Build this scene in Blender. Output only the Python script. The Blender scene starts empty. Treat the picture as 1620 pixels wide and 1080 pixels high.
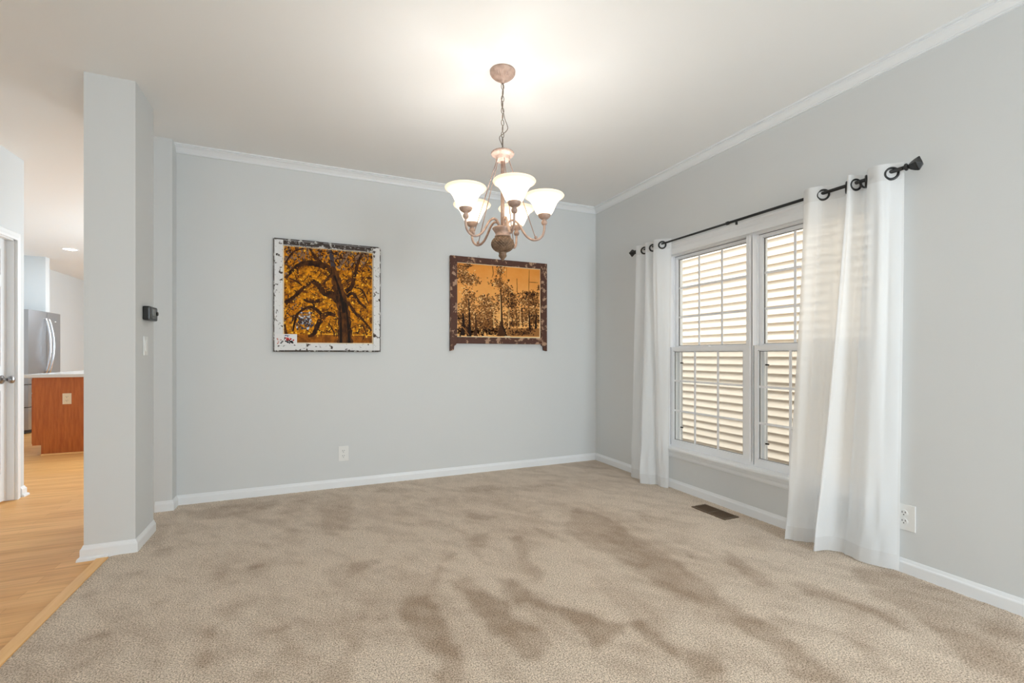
import bpy, bmesh, math, random
import numpy as np
from mathutils import Vector, Matrix
C = bpy.context.scene.collection
PI = math.pi

# ------------------------------------------------------------------ camera, world, lights, exposure
scn = bpy.context.scene
cam_d = bpy.data.cameras.new('camera'); cam = bpy.data.objects.new('camera', cam_d); C.objects.link(cam)
cam.location = (0, 0, 1.1363); cam.rotation_euler = (PI/2, 0, -math.radians(23.7947))
cam_d.sensor_width = 36; cam_d.lens = 727.82/1620*36; cam_d.shift_y = 21.0/1620; cam_d.clip_start = .02
scn.camera = cam
scn.view_settings.view_transform = 'Standard'; scn.view_settings.look = 'None'
scn.view_settings.gamma = 1; scn.view_settings.use_curve_mapping = False
scn.view_settings.exposure = 0.33
cy = scn.cycles
cy.max_bounces = 10; cy.diffuse_bounces = 6; cy.glossy_bounces = 4; cy.transmission_bounces = 8; cy.transparent_max_bounces = 16
cy.caustics_reflective = False; cy.caustics_refractive = False; cy.sample_clamp_indirect = 6
cy.use_denoising = True

W = bpy.data.worlds.new('overcast_sky'); scn.world = W; W.use_nodes = True
W.node_tree.nodes['Background'].inputs[0].default_value = (.90, .97, 1.04, 1)
W.node_tree.nodes['Background'].inputs[1].default_value = 1.95

def area(name, loc, rot, sx, sy, power, col):
    d = bpy.data.lights.new(name, 'AREA'); d.shape = 'RECTANGLE'; d.size = sx; d.size_y = sy; d.energy = power; d.color = col
    o = bpy.data.objects.new(name, d); o.location = loc; o.rotation_euler = rot; C.objects.link(o); return o
FILL_TINT = (.91, 1.0, 1.09)
area('added_rear_fill', (1.9, -3.2, 1.4), (PI/2, 0, 0), 1.6, 1.75, 112, FILL_TINT)  # unseen fill light added behind the camera to brighten the room
area('added_foyer_fill', (-2.32, -1.5, 1.35), (0, -PI/2, 0), 1.9, 1.3, 21, FILL_TINT)  # added fill from the foyer side, lifts the right wall
area('added_kitchen_fill', (1.2, 8.2, 1.45), (0, PI/2, 0), 1.4, 2.6, 155, (.82, 1.0, 1.16))  # out-of-view fill added to brighten the kitchen walls and ceiling
sd = bpy.data.lights.new('sun', 'SUN'); sd.energy = 3.5; sd.angle = math.radians(30); sd.color = (.97, .98, .98)
so_ = bpy.data.objects.new('sun', sd); so_.rotation_euler = (0, -math.radians(23), 0); so_.location = (0, 0, 8); C.objects.link(so_)
d = bpy.data.lights.new('recessed_lamp', 'AREA'); d.shape = 'DISK'; d.size = .16; d.energy = 10; d.color = (.88, .98, 1.08)
o = bpy.data.objects.new('recessed_lamp', d); o.location = (-3.27, 8.97, 2.70); C.objects.link(o)
for lx, ly, pw in ((-1.2, 7.4, 22), (-1.5, 11.3, 22)):  # point lights without fixtures, added to lift the kitchen ceiling
    d = bpy.data.lights.new('added_point_fill', 'POINT'); d.energy = pw; d.color = (.86, .98, 1.10); d.shadow_soft_size = .09
    o = bpy.data.objects.new('added_point_fill', d); o.location = (lx, ly, 2.05); C.objects.link(o)

# ------------------------------------------------------------------ materials
def s2l(c):
    return tuple((x/255/12.92 if x/255 <= .04045 else ((x/255+.055)/1.055)**2.4) for x in c)
def mat(name, rgb, rough=.5, metal=0, bump=None, spec=.5, var=None):
    m = bpy.data.materials.new(name); m.use_nodes = True
    nt = m.node_tree; b = nt.nodes['Principled BSDF']
    b.inputs['Base Color'].default_value = (*s2l(rgb), 1); b.inputs['Roughness'].default_value = rough
    b.inputs['Metallic'].default_value = metal; b.inputs['Specular IOR Level'].default_value = spec
    if bump or var:
        tc = nt.nodes.new('ShaderNodeTexCoord')
    if bump:
        n = nt.nodes.new('ShaderNodeTexNoise'); n.inputs['Scale'].default_value = bump[0]; n.inputs['Detail'].default_value = 3
        bp = nt.nodes.new('ShaderNodeBump'); bp.inputs['Strength'].default_value = bump[1]; bp.inputs['Distance'].default_value = bump[2]
        nt.links.new(tc.outputs['Object'], n.inputs['Vector']); nt.links.new(n.outputs['Fac'], bp.inputs['Height']); nt.links.new(bp.outputs[0], b.inputs['Normal'])
    if var:                      # (second colour, noise scale, low, high)
        n = nt.nodes.new('ShaderNodeTexNoise'); n.inputs['Scale'].default_value = var[1]; n.inputs['Detail'].default_value = 6; n.inputs['Roughness'].default_value = .65
        mp = nt.nodes.new('ShaderNodeMapping'); nt.links.new(tc.outputs['Object'], mp.inputs[0]); nt.links.new(mp.outputs[0], n.inputs['Vector'])
        if len(var) > 4: mp.inputs['Scale'].default_value = var[4]
        r = nt.nodes.new('ShaderNodeValToRGB'); r.color_ramp.elements[0].position = var[2]; r.color_ramp.elements[1].position = var[3]
        r.color_ramp.elements[0].color = (*s2l(rgb), 1); r.color_ramp.elements[1].color = (*s2l(var[0]), 1)
        nt.links.new(n.outputs['Fac'], r.inputs[0]); nt.links.new(r.outputs[0], b.inputs['Base Color'])
    return m

WALL = mat('wall_paint', (215, 217, 217), .55, bump=(220, .08, .002), spec=.3)
CEIL = mat('ceiling_paint', (240, 240, 239), .8, bump=(160, .1, .002), spec=.2)
TRIM = mat('white_trim_paint', (236, 238, 240), .35)
VINYL = mat('white_vinyl', (240, 241, 243), .3)
DOORW = mat('white_door_paint', (234, 235, 236), .35)
BRONZE = mat('dark_bronze_metal', (58, 58, 58), .38, .7, bump=(90, .25, .002))
NICKEL = mat('brushed_nickel', (150, 150, 152), .28, 1)
STEEL = mat('stainless_steel', (178, 178, 180), .36, .95, bump=(40, .02, .002))
STEELH = mat('polished_steel', (225, 225, 226), .2, .9)
FRSIDE = mat('fridge_side_grey', (66, 65, 64), .5, .1)
PLASTIC_W = mat('white_plastic', (232, 232, 230), .35)
PLASTIC_A = mat('almond_plastic', (240, 226, 200), .35)
BLACKP = mat('black_plastic', (34, 34, 35), .35)
SLOT = mat('dark_slot', (30, 28, 27), .7)
LCD = mat('grey_lcd', (120, 122, 120), .25)
CHERRY = mat('cherry_wood', (196, 112, 50), .38, var=((168, 86, 34), 7, .35, .7, (6, 6, .6)))
QUARTZ = mat('white_quartz', (225, 225, 224), .2)
VENT = mat('brown_register_metal', (104, 84, 64), .5, .3)
VENTD = mat('duct_dark', (36, 30, 25), .8)
BLUSH = mat('weathered_blush_metal', (186, 160, 146), .5, .2, var=((146, 122, 110), 30, .4, .7))
URN = mat('weathered_bronze_urn', (138, 112, 90), .5, .3, var=((92, 70, 52), 45, .4, .65))
CHAINM = mat('aged_chain_metal', (130, 116, 104), .45, .6)
GASKET = mat('grey_glazing_gasket', (96, 97, 98), .6)

def chipped(name, wood, paint, scale, lo, hi):
    m = mat(name, wood, .65, var=(paint, scale, lo, hi, (1, 1, 1)), bump=(60, .5, .004)); return m
CHIPW = chipped('chipped_white_paint', (226, 226, 226), (62, 48, 40), 26, .57, .60)
CHIPD = chipped('worn_dark_wood_paint', (58, 46, 39), (196, 194, 190), 28, .55, .58)
CHIPB = chipped('peeled_brown_wood', (80, 44, 28), (176, 140, 112), 20, .55, .575)

def glass_mat():
    m = bpy.data.materials.new('clear_window_glass'); m.use_nodes = True; nt = m.node_tree; nt.nodes.clear()
    o = nt.nodes.new('ShaderNodeOutputMaterial'); mx = nt.nodes.new('ShaderNodeMixShader'); t = nt.nodes.new('ShaderNodeBsdfTransparent')
    g = nt.nodes.new('ShaderNodeBsdfGlossy'); g.inputs['Roughness'].default_value = .02; lw = nt.nodes.new('ShaderNodeLayerWeight'); pw = nt.nodes.new('ShaderNodeMath'); pw.operation = 'POWER'; pw.inputs[1].default_value = 5
    f = nt.nodes.new('ShaderNodeMath'); f.operation = 'MULTIPLY_ADD'; f.inputs[1].default_value = .55; f.inputs[2].default_value = .02; lw.inputs[0].default_value = .5
    nt.links.new(lw.outputs['Facing'], pw.inputs[0]); nt.links.new(pw.outputs[0], f.inputs[0])
    t.inputs[0].default_value = (.97, .985, .98, 1)
    nt.links.new(f.outputs[0], mx.inputs[0]); nt.links.new(t.outputs[0], mx.inputs[1]); nt.links.new(g.outputs[0], mx.inputs[2]); nt.links.new(mx.outputs[0], o.inputs[0])
    return m
GLASS = glass_mat()
def mixmat(name, spec):
    """spec: list of (type, colour, weight) mixed with add/mix"""
    m = bpy.data.materials.new(name); m.use_nodes = True; nt = m.node_tree; nt.nodes.clear()
    o = nt.nodes.new('ShaderNodeOutputMaterial'); cur = None; tot = 0
    for ty, col, w in spec:
        n = nt.nodes.new('ShaderNodeBsdf'+ty); n.inputs[0].default_value = (*col, 1)
        if cur is None: cur = n.outputs[0]; tot = w
        else:
            mx = nt.nodes.new('ShaderNodeMixShader'); tot += w; mx.inputs[0].default_value = w/tot
            nt.links.new(cur, mx.inputs[1]); nt.links.new(n.outputs[0], mx.inputs[2]); cur = mx.outputs[0]
    nt.links.new(cur, o.inputs[0]); return m
SCREEN = mixmat('grey_insect_screen', [('Transparent', (1, 1, 1), .80), ('Diffuse', (.10, .10, .10), .20)])
SHEER = mixmat('sheer_white_cloth', [('Diffuse', (.96, .96, .96), .47), ('Translucent', (.96, .98, 1.0), .46), ('Transparent', (1, 1, 1), .07)])
HEMC = mixmat('doubled_white_cloth', [('Diffuse', (.86, .86, .86), .56), ('Translucent', (.9, .9, .9), .38), ('Transparent', (1, 1, 1), .06)])

def emis(name, rgb, st):
    m = bpy.data.materials.new(name); m.use_nodes = True; b = m.node_tree.nodes['Principled BSDF']
    b.inputs['Emission Color'].default_value = (*rgb, 1); b.inputs['Emission Strength'].default_value = st; b.inputs['Base Color'].default_value = (.9, .9, .9, 1)
    return m
LENS = emis('lit_lamp_lens', (1, .95, .88), 20)
BULB = emis('lit_bulb', (1, .86, .68), 14)

def shade_mat():
    m = bpy.data.materials.new('frosted_glass_shade'); m.use_nodes = True; nt = m.node_tree; nt.nodes.clear()
    o = nt.nodes.new('ShaderNodeOutputMaterial'); d = nt.nodes.new('ShaderNodeBsdfDiffuse'); d.inputs[0].default_value = (.88, .84, .78, 1)
    t = nt.nodes.new('ShaderNodeBsdfTranslucent'); t.inputs[0].default_value = (.95, .85, .70, 1)
    mx = nt.nodes.new('ShaderNodeMixShader'); mx.inputs[0].default_value = .6
    nt.links.new(d.outputs[0], mx.inputs[1]); nt.links.new(t.outputs[0], mx.inputs[2])
    em = nt.nodes.new('ShaderNodeEmission'); em.inputs[0].default_value = (1, .88, .68, 1)
    tc = nt.nodes.new('ShaderNodeTexCoord'); sx = nt.nodes.new('ShaderNodeSeparateXYZ'); mr = nt.nodes.new('ShaderNodeMapRange')
    mr.inputs[1].default_value = .5; mr.inputs[2].default_value = .92; mr.inputs[3].default_value = 1.5; mr.inputs[4].default_value = .22
    nt.links.new(tc.outputs['Generated'], sx.inputs[0]); nt.links.new(sx.outputs[2], mr.inputs[0]); nt.links.new(mr.outputs[0], em.inputs[1])
    ad = nt.nodes.new('ShaderNodeAddShader'); nt.links.new(mx.outputs[0], ad.inputs[0]); nt.links.new(em.outputs[0], ad.inputs[1]); nt.links.new(ad.outputs[0], o.inputs[0])
    return m
SHADE = shade_mat()

def wood_floor():
    m = bpy.data.materials.new('honey_oak_planks'); m.use_nodes = True; nt = m.node_tree; b = nt.nodes['Principled BSDF']
    tc = nt.nodes.new('ShaderNodeTexCoord'); br = nt.nodes.new('ShaderNodeTexBrick')
    br.offset = .37; br.inputs['Color1'].default_value = (*s2l((238, 184, 116)), 1); br.inputs['Color2'].default_value = (*s2l((224, 164, 96)), 1)
    br.inputs['Mortar'].default_value = (*s2l((206, 148, 84)), 1); br.inputs['Scale'].default_value = 1; br.inputs['Mortar Size'].default_value = .001
    br.inputs['Brick Width'].default_value = 1.25; br.inputs['Row Height'].default_value = .083; br.inputs['Bias'].default_value = -.2
    nt.links.new(tc.outputs['Object'], br.inputs['Vector'])
    mp = nt.nodes.new('ShaderNodeMapping'); mp.inputs['Scale'].default_value = (1.1, 16, 1); nt.links.new(tc.outputs['Object'], mp.inputs[0])
    n = nt.nodes.new('ShaderNodeTexNoise'); n.inputs['Scale'].default_value = 2.4; n.inputs['Detail'].default_value = 6; n.inputs['Distortion'].default_value = .8
    nt.links.new(mp.outputs[0], n.inputs['Vector'])
    mx = nt.nodes.new('ShaderNodeMix'); mx.data_type = 'RGBA'; mx.blend_type = 'MULTIPLY'; mx.inputs[0].default_value = 1
    r = nt.nodes.new('ShaderNodeValToRGB'); r.color_ramp.elements[0].position = .3; r.color_ramp.elements[1].position = .62
    r.color_ramp.elements[0].color = (.80, .74, .68, 1); r.color_ramp.elements[1].color = (1, 1, 1, 1)
    nt.links.new(n.outputs['Fac'], r.inputs[0]); nt.links.new(br.outputs['Color'], mx.inputs[6]); nt.links.new(r.outputs[0], mx.inputs[7])
    nt.links.new(mx.outputs[2], b.inputs['Base Color']); b.inputs['Roughness'].default_value = .45; b.inputs['Specular IOR Level'].default_value = .3
    return m
WOODF = wood_floor()
OAK = mat('oak_threshold', (244, 194, 128), .45, var=((234, 180, 112), 6, .35, .7, (8, .6, 8)))

def carpet_mat():
    m = bpy.data.materials.new('beige_cut_pile'); m.use_nodes = True; nt = m.node_tree; b = nt.nodes['Principled BSDF']
    tc = nt.nodes.new('ShaderNodeTexCoord'); at = nt.nodes.new('ShaderNodeAttribute'); at.attribute_name = 'nap'
    base = nt.nodes.new('ShaderNodeMix'); base.data_type = 'RGBA'; base.inputs[6].default_value = (*s2l((234, 218, 199)), 1); base.inputs[7].default_value = (*s2l((182, 160, 138)), 1)
    nt.links.new(at.outputs['Fac'], base.inputs[0])
    n = nt.nodes.new('ShaderNodeTexNoise'); n.inputs['Scale'].default_value = 185; n.inputs['Detail'].default_value = 3; n.inputs['Roughness'].default_value = .6
    nt.links.new(tc.outputs['Object'], n.inputs['Vector'])
    r = nt.nodes.new('ShaderNodeValToRGB'); r.color_ramp.elements[0].position = .36; r.color_ramp.elements[1].position = .62
    r.color_ramp.elements[0].color = (.37, .33, .29, 1); r.color_ramp.elements[1].color = (1.12, 1.12, 1.12, 1)
    nt.links.new(n.outputs['Fac'], r.inputs[0])
    mx = nt.nodes.new('ShaderNodeMix'); mx.data_type = 'RGBA'; mx.blend_type = 'MULTIPLY'; mx.inputs[0].default_value = 1
    nt.links.new(base.outputs[2], mx.inputs[6]); nt.links.new(r.outputs[0], mx.inputs[7]); nt.links.new(mx.outputs[2], b.inputs['Base Color'])
    bp = nt.nodes.new('ShaderNodeBump'); bp.inputs['Strength'].default_value = .5; bp.inputs['Distance'].default_value = .004
    nt.links.new(n.outputs['Fac'], bp.inputs['Height']); nt.links.new(bp.outputs[0], b.inputs['Normal'])
    b.inputs['Roughness'].default_value = .95; b.inputs['Specular IOR Level'].default_value = .1; b.inputs['Sheen Weight'].default_value = .15
    return m
CARPET = carpet_mat()
SIDING = mat('tan_vinyl_siding', (236, 220, 200), .6, var=((226, 207, 184), 5, .35, .7, (1, .5, 10)), bump=(30, .06, .003))
SOIL = mat('mulch_soil', (110, 96, 78), .9, var=((70, 60, 46), 12, .4, .6))
EAVE = mat('white_soffit', (225, 225, 222), .5)

# ------------------------------------------------------------------ mesh helpers
class MB:
    def __init__(s): s.bm = bmesh.new()
    def box(s, x0, x1, y0, y1, z0, z1, mi=0, bev=0):
        vs = [s.bm.verts.new(p) for p in ((x0,y0,z0),(x1,y0,z0),(x1,y1,z0),(x0,y1,z0),(x0,y0,z1),(x1,y0,z1),(x1,y1,z1),(x0,y1,z1))]
        fs = [s.bm.faces.new([vs[i] for i in f]) for f in ((3,2,1,0),(4,5,6,7),(0,1,5,4),(1,2,6,5),(2,3,7,6),(3,0,4,7))]
        for f in fs: f.material_index = mi
        if bev:
            es = {e for f in fs for e in f.edges}
            bmesh.ops.bevel(s.bm, geom=list(es), offset=bev, segments=2, affect='EDGES', profile=.6)
        return s
    def lathe(s, prof, seg=32, c=(0,0,0), axis='Z', mi=0, caps=True, fn=None, phase=0):
        """prof: list of (r, h)"""
        rings = []
        for r, h in prof:
            ring = []
            for k in range(seg):
                a = 2*PI*k/seg + phase; rr = fn(r, h, a) if fn else r
                x, y = rr*math.cos(a), rr*math.sin(a)
                p = {'Z': (x, y, h), 'X': (h, x, y), 'Y': (x, h, y)}[axis]
                ring.append(s.bm.verts.new((c[0]+p[0], c[1]+p[1], c[2]+p[2])))
            rings.append(ring)
        for a, b in zip(rings, rings[1:]):
            for k in range(seg):
                f = s.bm.faces.new((a[k], a[(k+1)%seg], b[(k+1)%seg], b[k])); f.material_index = mi; f.smooth = True
        if caps:
            for ring in (rings[0], rings[-1]):
                try: f = s.bm.faces.new(ring); f.material_index = mi
                except ValueError: pass
        return s
    def tube(s, pts, r, seg=10, closed=False, mi=0):
        pts = [Vector(p) for p in pts]; n = len(pts); rings = []; prev = None
        for i in range(n):
            if closed: t = pts[(i+1)%n]-pts[i-1]
            else: t = pts[min(i+1, n-1)]-pts[max(i-1, 0)]
            t.normalize()
            if prev is None:
                u = t.orthogonal().normalized()
            else:
                u = prev - t*prev.dot(t)
                u = u.normalized() if u.length > 1e-6 else t.orthogonal().normalized()
            prev = u; v = t.cross(u); rr = r[i] if isinstance(r, (list, tuple)) else r
            rings.append([s.bm.verts.new(pts[i]+(u*math.cos(2*PI*k/seg)+v*math.sin(2*PI*k/seg))*rr) for k in range(seg)])
        m = n if closed else n-1
        for i in range(m):
            a, b = rings[i], rings[(i+1)%n]
            for k in range(seg):
                f = s.bm.faces.new((a[k], a[(k+1)%seg], b[(k+1)%seg], b[k])); f.material_index = mi; f.smooth = True
        if not closed:
            s.bm.faces.new(rings[0][::-1]).material_index = mi; s.bm.faces.new(rings[-1]).material_index = mi
        return s
    def mould(s, path, prof, flip=1, closed=False):
        """sweep a (out, z) profile along a 2D path with mitres; 'out' points to the left of travel (flip=-1: right)"""
        P = [Vector(p) for p in path]; n = len(P); rings = []
        for i in range(n):
            d0 = (P[i]-P[i-1]).normalized() if i or closed else None
            d1 = (P[(i+1)%n]-P[i]).normalized() if i < n-1 or closed else None
            if d0 is None: d0 = d1
            if d1 is None: d1 = d0
            n0 = Vector((-d0.y, d0.x)); n1 = Vector((-d1.y, d1.x)); m = (n0+n1); m = m/ max(.2, (1+n0.dot(n1)))
            rings.append([s.bm.verts.new((P[i].x+m.x*o*flip, P[i].y+m.y*o*flip, z)) for o, z in prof])
        k = len(prof)
        for a, b in zip(rings, rings[1:]+([rings[0]] if closed else [])):
            for j in range(k):
                s.bm.faces.new((a[j], b[j], b[(j+1)%k], a[(j+1)%k]))
        if not closed:
            s.bm.faces.new(rings[0]); s.bm.faces.new(rings[-1][::-1])
        return s
    def poly(s, pts, mi=0):
        f = s.bm.faces.new([s.bm.verts.new(p) for p in pts]); f.material_index = mi; return s

def obj(name, mb, mats, parent=None, loc=None, **props):
    me = bpy.data.meshes.new(name); bmesh.ops.recalc_face_normals(mb.bm, faces=mb.bm.faces[:]); mb.bm.to_mesh(me); mb.bm.free()
    o = bpy.data.objects.new(name, me); C.objects.link(o)
    for m in (mats if isinstance(mats, (list, tuple)) else [mats]): me.materials.append(m)
    if parent is not None: o.parent = parent
    if loc: o.location = loc
    for k, v in props.items(): o[k] = v
    return o
def thing(name, label, cat, loc=(0,0,0), rotz=0, group=None):
    o = bpy.data.objects.new(name, None); C.objects.link(o); o.location = loc; o.rotation_euler = (0, 0, rotz); o.empty_display_size = .1
    o['label'] = label; o['category'] = cat
    if group: o['group'] = group
    return o
def structure(name, label, cat):
    o = bpy.data.objects.new(name, None); C.objects.link(o); o['kind'] = 'structure'; o['label'] = label; o['category'] = cat; return o
def st(name, mb, m, label, cat): return obj(name, mb, m, kind='structure', label=label, category=cat)
def smooth_path(pts, n=6):
    P = [Vector(p) for p in pts]; out = []
    for i in range(len(P)-1):
        p0, p1, p2, p3 = P[max(i-1,0)], P[i], P[i+1], P[min(i+2,len(P)-1)]
        for k in range(n):
            t = k/n; out.append(.5*((2*p1)+(p2-p0)*t+(2*p0-5*p1+4*p2-p3)*t*t+(3*p1-p0-3*p2+p3)*t**3))
    out.append(P[-1]); return out
# ------------------------------------------------------------------ room shell
XW, YW, CH = 2.8474, 4.2037, 2.715
b = MB().box(-4.52, 1.12, 4.0, 14.12, -.06, -.008).box(-2.25, -1.0, -3.1, 4.0, -.06, -.008)
st('floor', b, WOODF, 'honey oak plank floor of the hall and kitchen beyond the pillar', 'floor')
b = MB().box(-4.52, 3.0, -3.12, 14.12, CH, CH+.06)
st('ceiling', b, CEIL, 'off-white painted ceiling over dining room, hall and kitchen', 'ceiling')
b = MB().box(-1.15, 3.0, YW, YW+.115, -.05, CH)
st('wall_back', b, WALL, 'light grey wall the two framed pictures hang on', 'wall')
WY0, WY1, WZ0, WZ1 = 1.49, 3.125, .345, 2.005      # window opening
b = MB().box(XW, XW+.15, -3.12, -.48, -.3, CH).box(XW, XW+.15, .82, WY0, -.3, CH).box(XW, XW+.15, -.48, .82, -.3, .39).box(XW, XW+.15, -.48, .82, 2.1, CH).box(XW, XW+.15, WY1, YW, -.3, CH).box(XW, XW+.15, WY0, WY1, -.3, WZ0).box(XW, XW+.15, WY0, WY1, WZ1, CH)
st('wall_right', b, WALL, 'light grey wall around the double window', 'wall')
b = MB().box(-1.15, -.917, 4.085, YW, -.05, CH)
st('wall_nib', b, WALL, 'short grey wall nib at left end of the picture wall', 'wall')
b = MB().box(-1.15, -.918, 3.31, 3.645, -.05, CH)
st('wall_pillar', b, WALL, 'light grey wall pillar between carpet and hall, holding the thermostat', 'wall')
DX, DY0, DY1 = -2.125, 4.12, 4.90
b = MB().box(DX-.12, DX, -3.12, -2.2, -.05, CH).box(DX-.12, DX, -.8, DY0, -.05, CH).box(DX-.12, DX, -2.2, -.8, -.05, .3).box(DX-.12, DX, -2.2, -.8, 2.3, CH).box(DX-.12, DX, DY1, 5.03, -.05, CH).box(DX-.12, DX, DY0, DY1, 2.04, CH).box(-4.4, DX-.12, 4.91, 5.03, -.05, CH)
st('wall_left', b, WALL, 'pale hall wall holding the white panel door', 'wall')
b = MB().box(-4.52, -4.38, 5.03, 14.12, -.05, CH)
st('wall_kitchen_left', b, WALL, 'pale kitchen wall behind the refrigerator', 'wall')
b = MB().box(-4.38, -3.893, 9.83, 9.96, -.05, CH)
st('wall_partition', b, WALL, 'pale partition wall standing just behind the refrigerator', 'wall')
b = MB().box(-4.38, 1.12, 14.0, 14.12, -.05, CH).box(1.0, 1.12, YW+.115, 6.9, -.05, CH).box(1.0, 1.12, 9.5, 14, -.05, CH).box(1.0, 1.12, 6.9, 9.5, -.05, .7).box(1.0, 1.12, 6.9, 9.5, 2.2, CH)
st('wall_kitchen_far', b, WALL, 'pale far kitchen wall', 'wall')
b = MB().box(-2.25, -.8, -3.12, -3, -.05, CH).box(2.7, 3.0, -3.12, -3, -.05, CH).box(-.8, 1.1, -3.12, -3, -.05, CH).box(1.1, 2.7, -3.12, -3, -.05, .5).box(1.1, 2.7, -3.12, -3, 2.3, CH)
st('wall_rear', b, WALL, 'grey wall opposite the picture wall, with an opening added for the fill light', 'wall')

# baseboards
BP = [(0, -.008), (0, .0736), (.003, .0736), (.006, .066), (.008, .060), (.012, .055), (.0135, .050), (.0135, -.008)]
def base(name, path, label, flip=1): st(name, MB().mould(path, BP, flip), TRIM, label, 'baseboard')
base('baseboard_back', [(-1.02, 4.085), (-.917, 4.085), (-.917, YW), (XW, YW)], 'white baseboard along picture wall and its nib', -1)
base('baseboard_right', [(XW, YW-.0135), (XW, -3)], 'white baseboard running beneath the window', -1)
base('baseboard_pillar', [(-1.15, 3.645), (-1.15, 3.31), (-.918, 3.31), (-.918, 3.645)], 'white baseboard wrapped around the wall pillar', -1)
base('baseboard_left', [(DX, DY1+.075), (DX, 5.03), (DX-.4, 5.03)], 'short white baseboard beside the door casing', -1)
SP = [(.0135, -.008), (.0135, .012), (.018, .011), (.024, .006), (.026, -.008)]
st('trim_1', MB().mould([(-1.15, 3.42), (-1.15, 3.31), (-1.035, 3.31)], SP, -1), TRIM, 'white shoe moulding at the pillar foot on the oak floor', 'trim')
st('trim_2', MB().mould([(DX, DY1+.075), (DX, 5.03), (DX-.4, 5.03)], SP, -1), TRIM, 'white shoe moulding below the baseboard beside the door', 'trim')
# crown
CP = [(0, CH), (0, 2.660), (.011, 2.660), (.011, 2.668), (.017, 2.668), (.018, 2.673), (.024, 2.679), (.036, 2.692), (.048, 2.698), (.053, 2.699), (.053, 2.705), (.068, 2.705), (.068, CH)]
st('trim_3', MB().mould([(-.917, YW), (XW, YW), (XW, -3)], CP, -1), TRIM, 'white crown moulding along picture wall and window wall', 'crown moulding')
st('trim_4', MB().box(-1.088, -1.034, -3, 3.29, -.012, .0005, bev=.003), OAK, 'pale oak threshold strip along the carpet edge', 'threshold strip')

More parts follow.
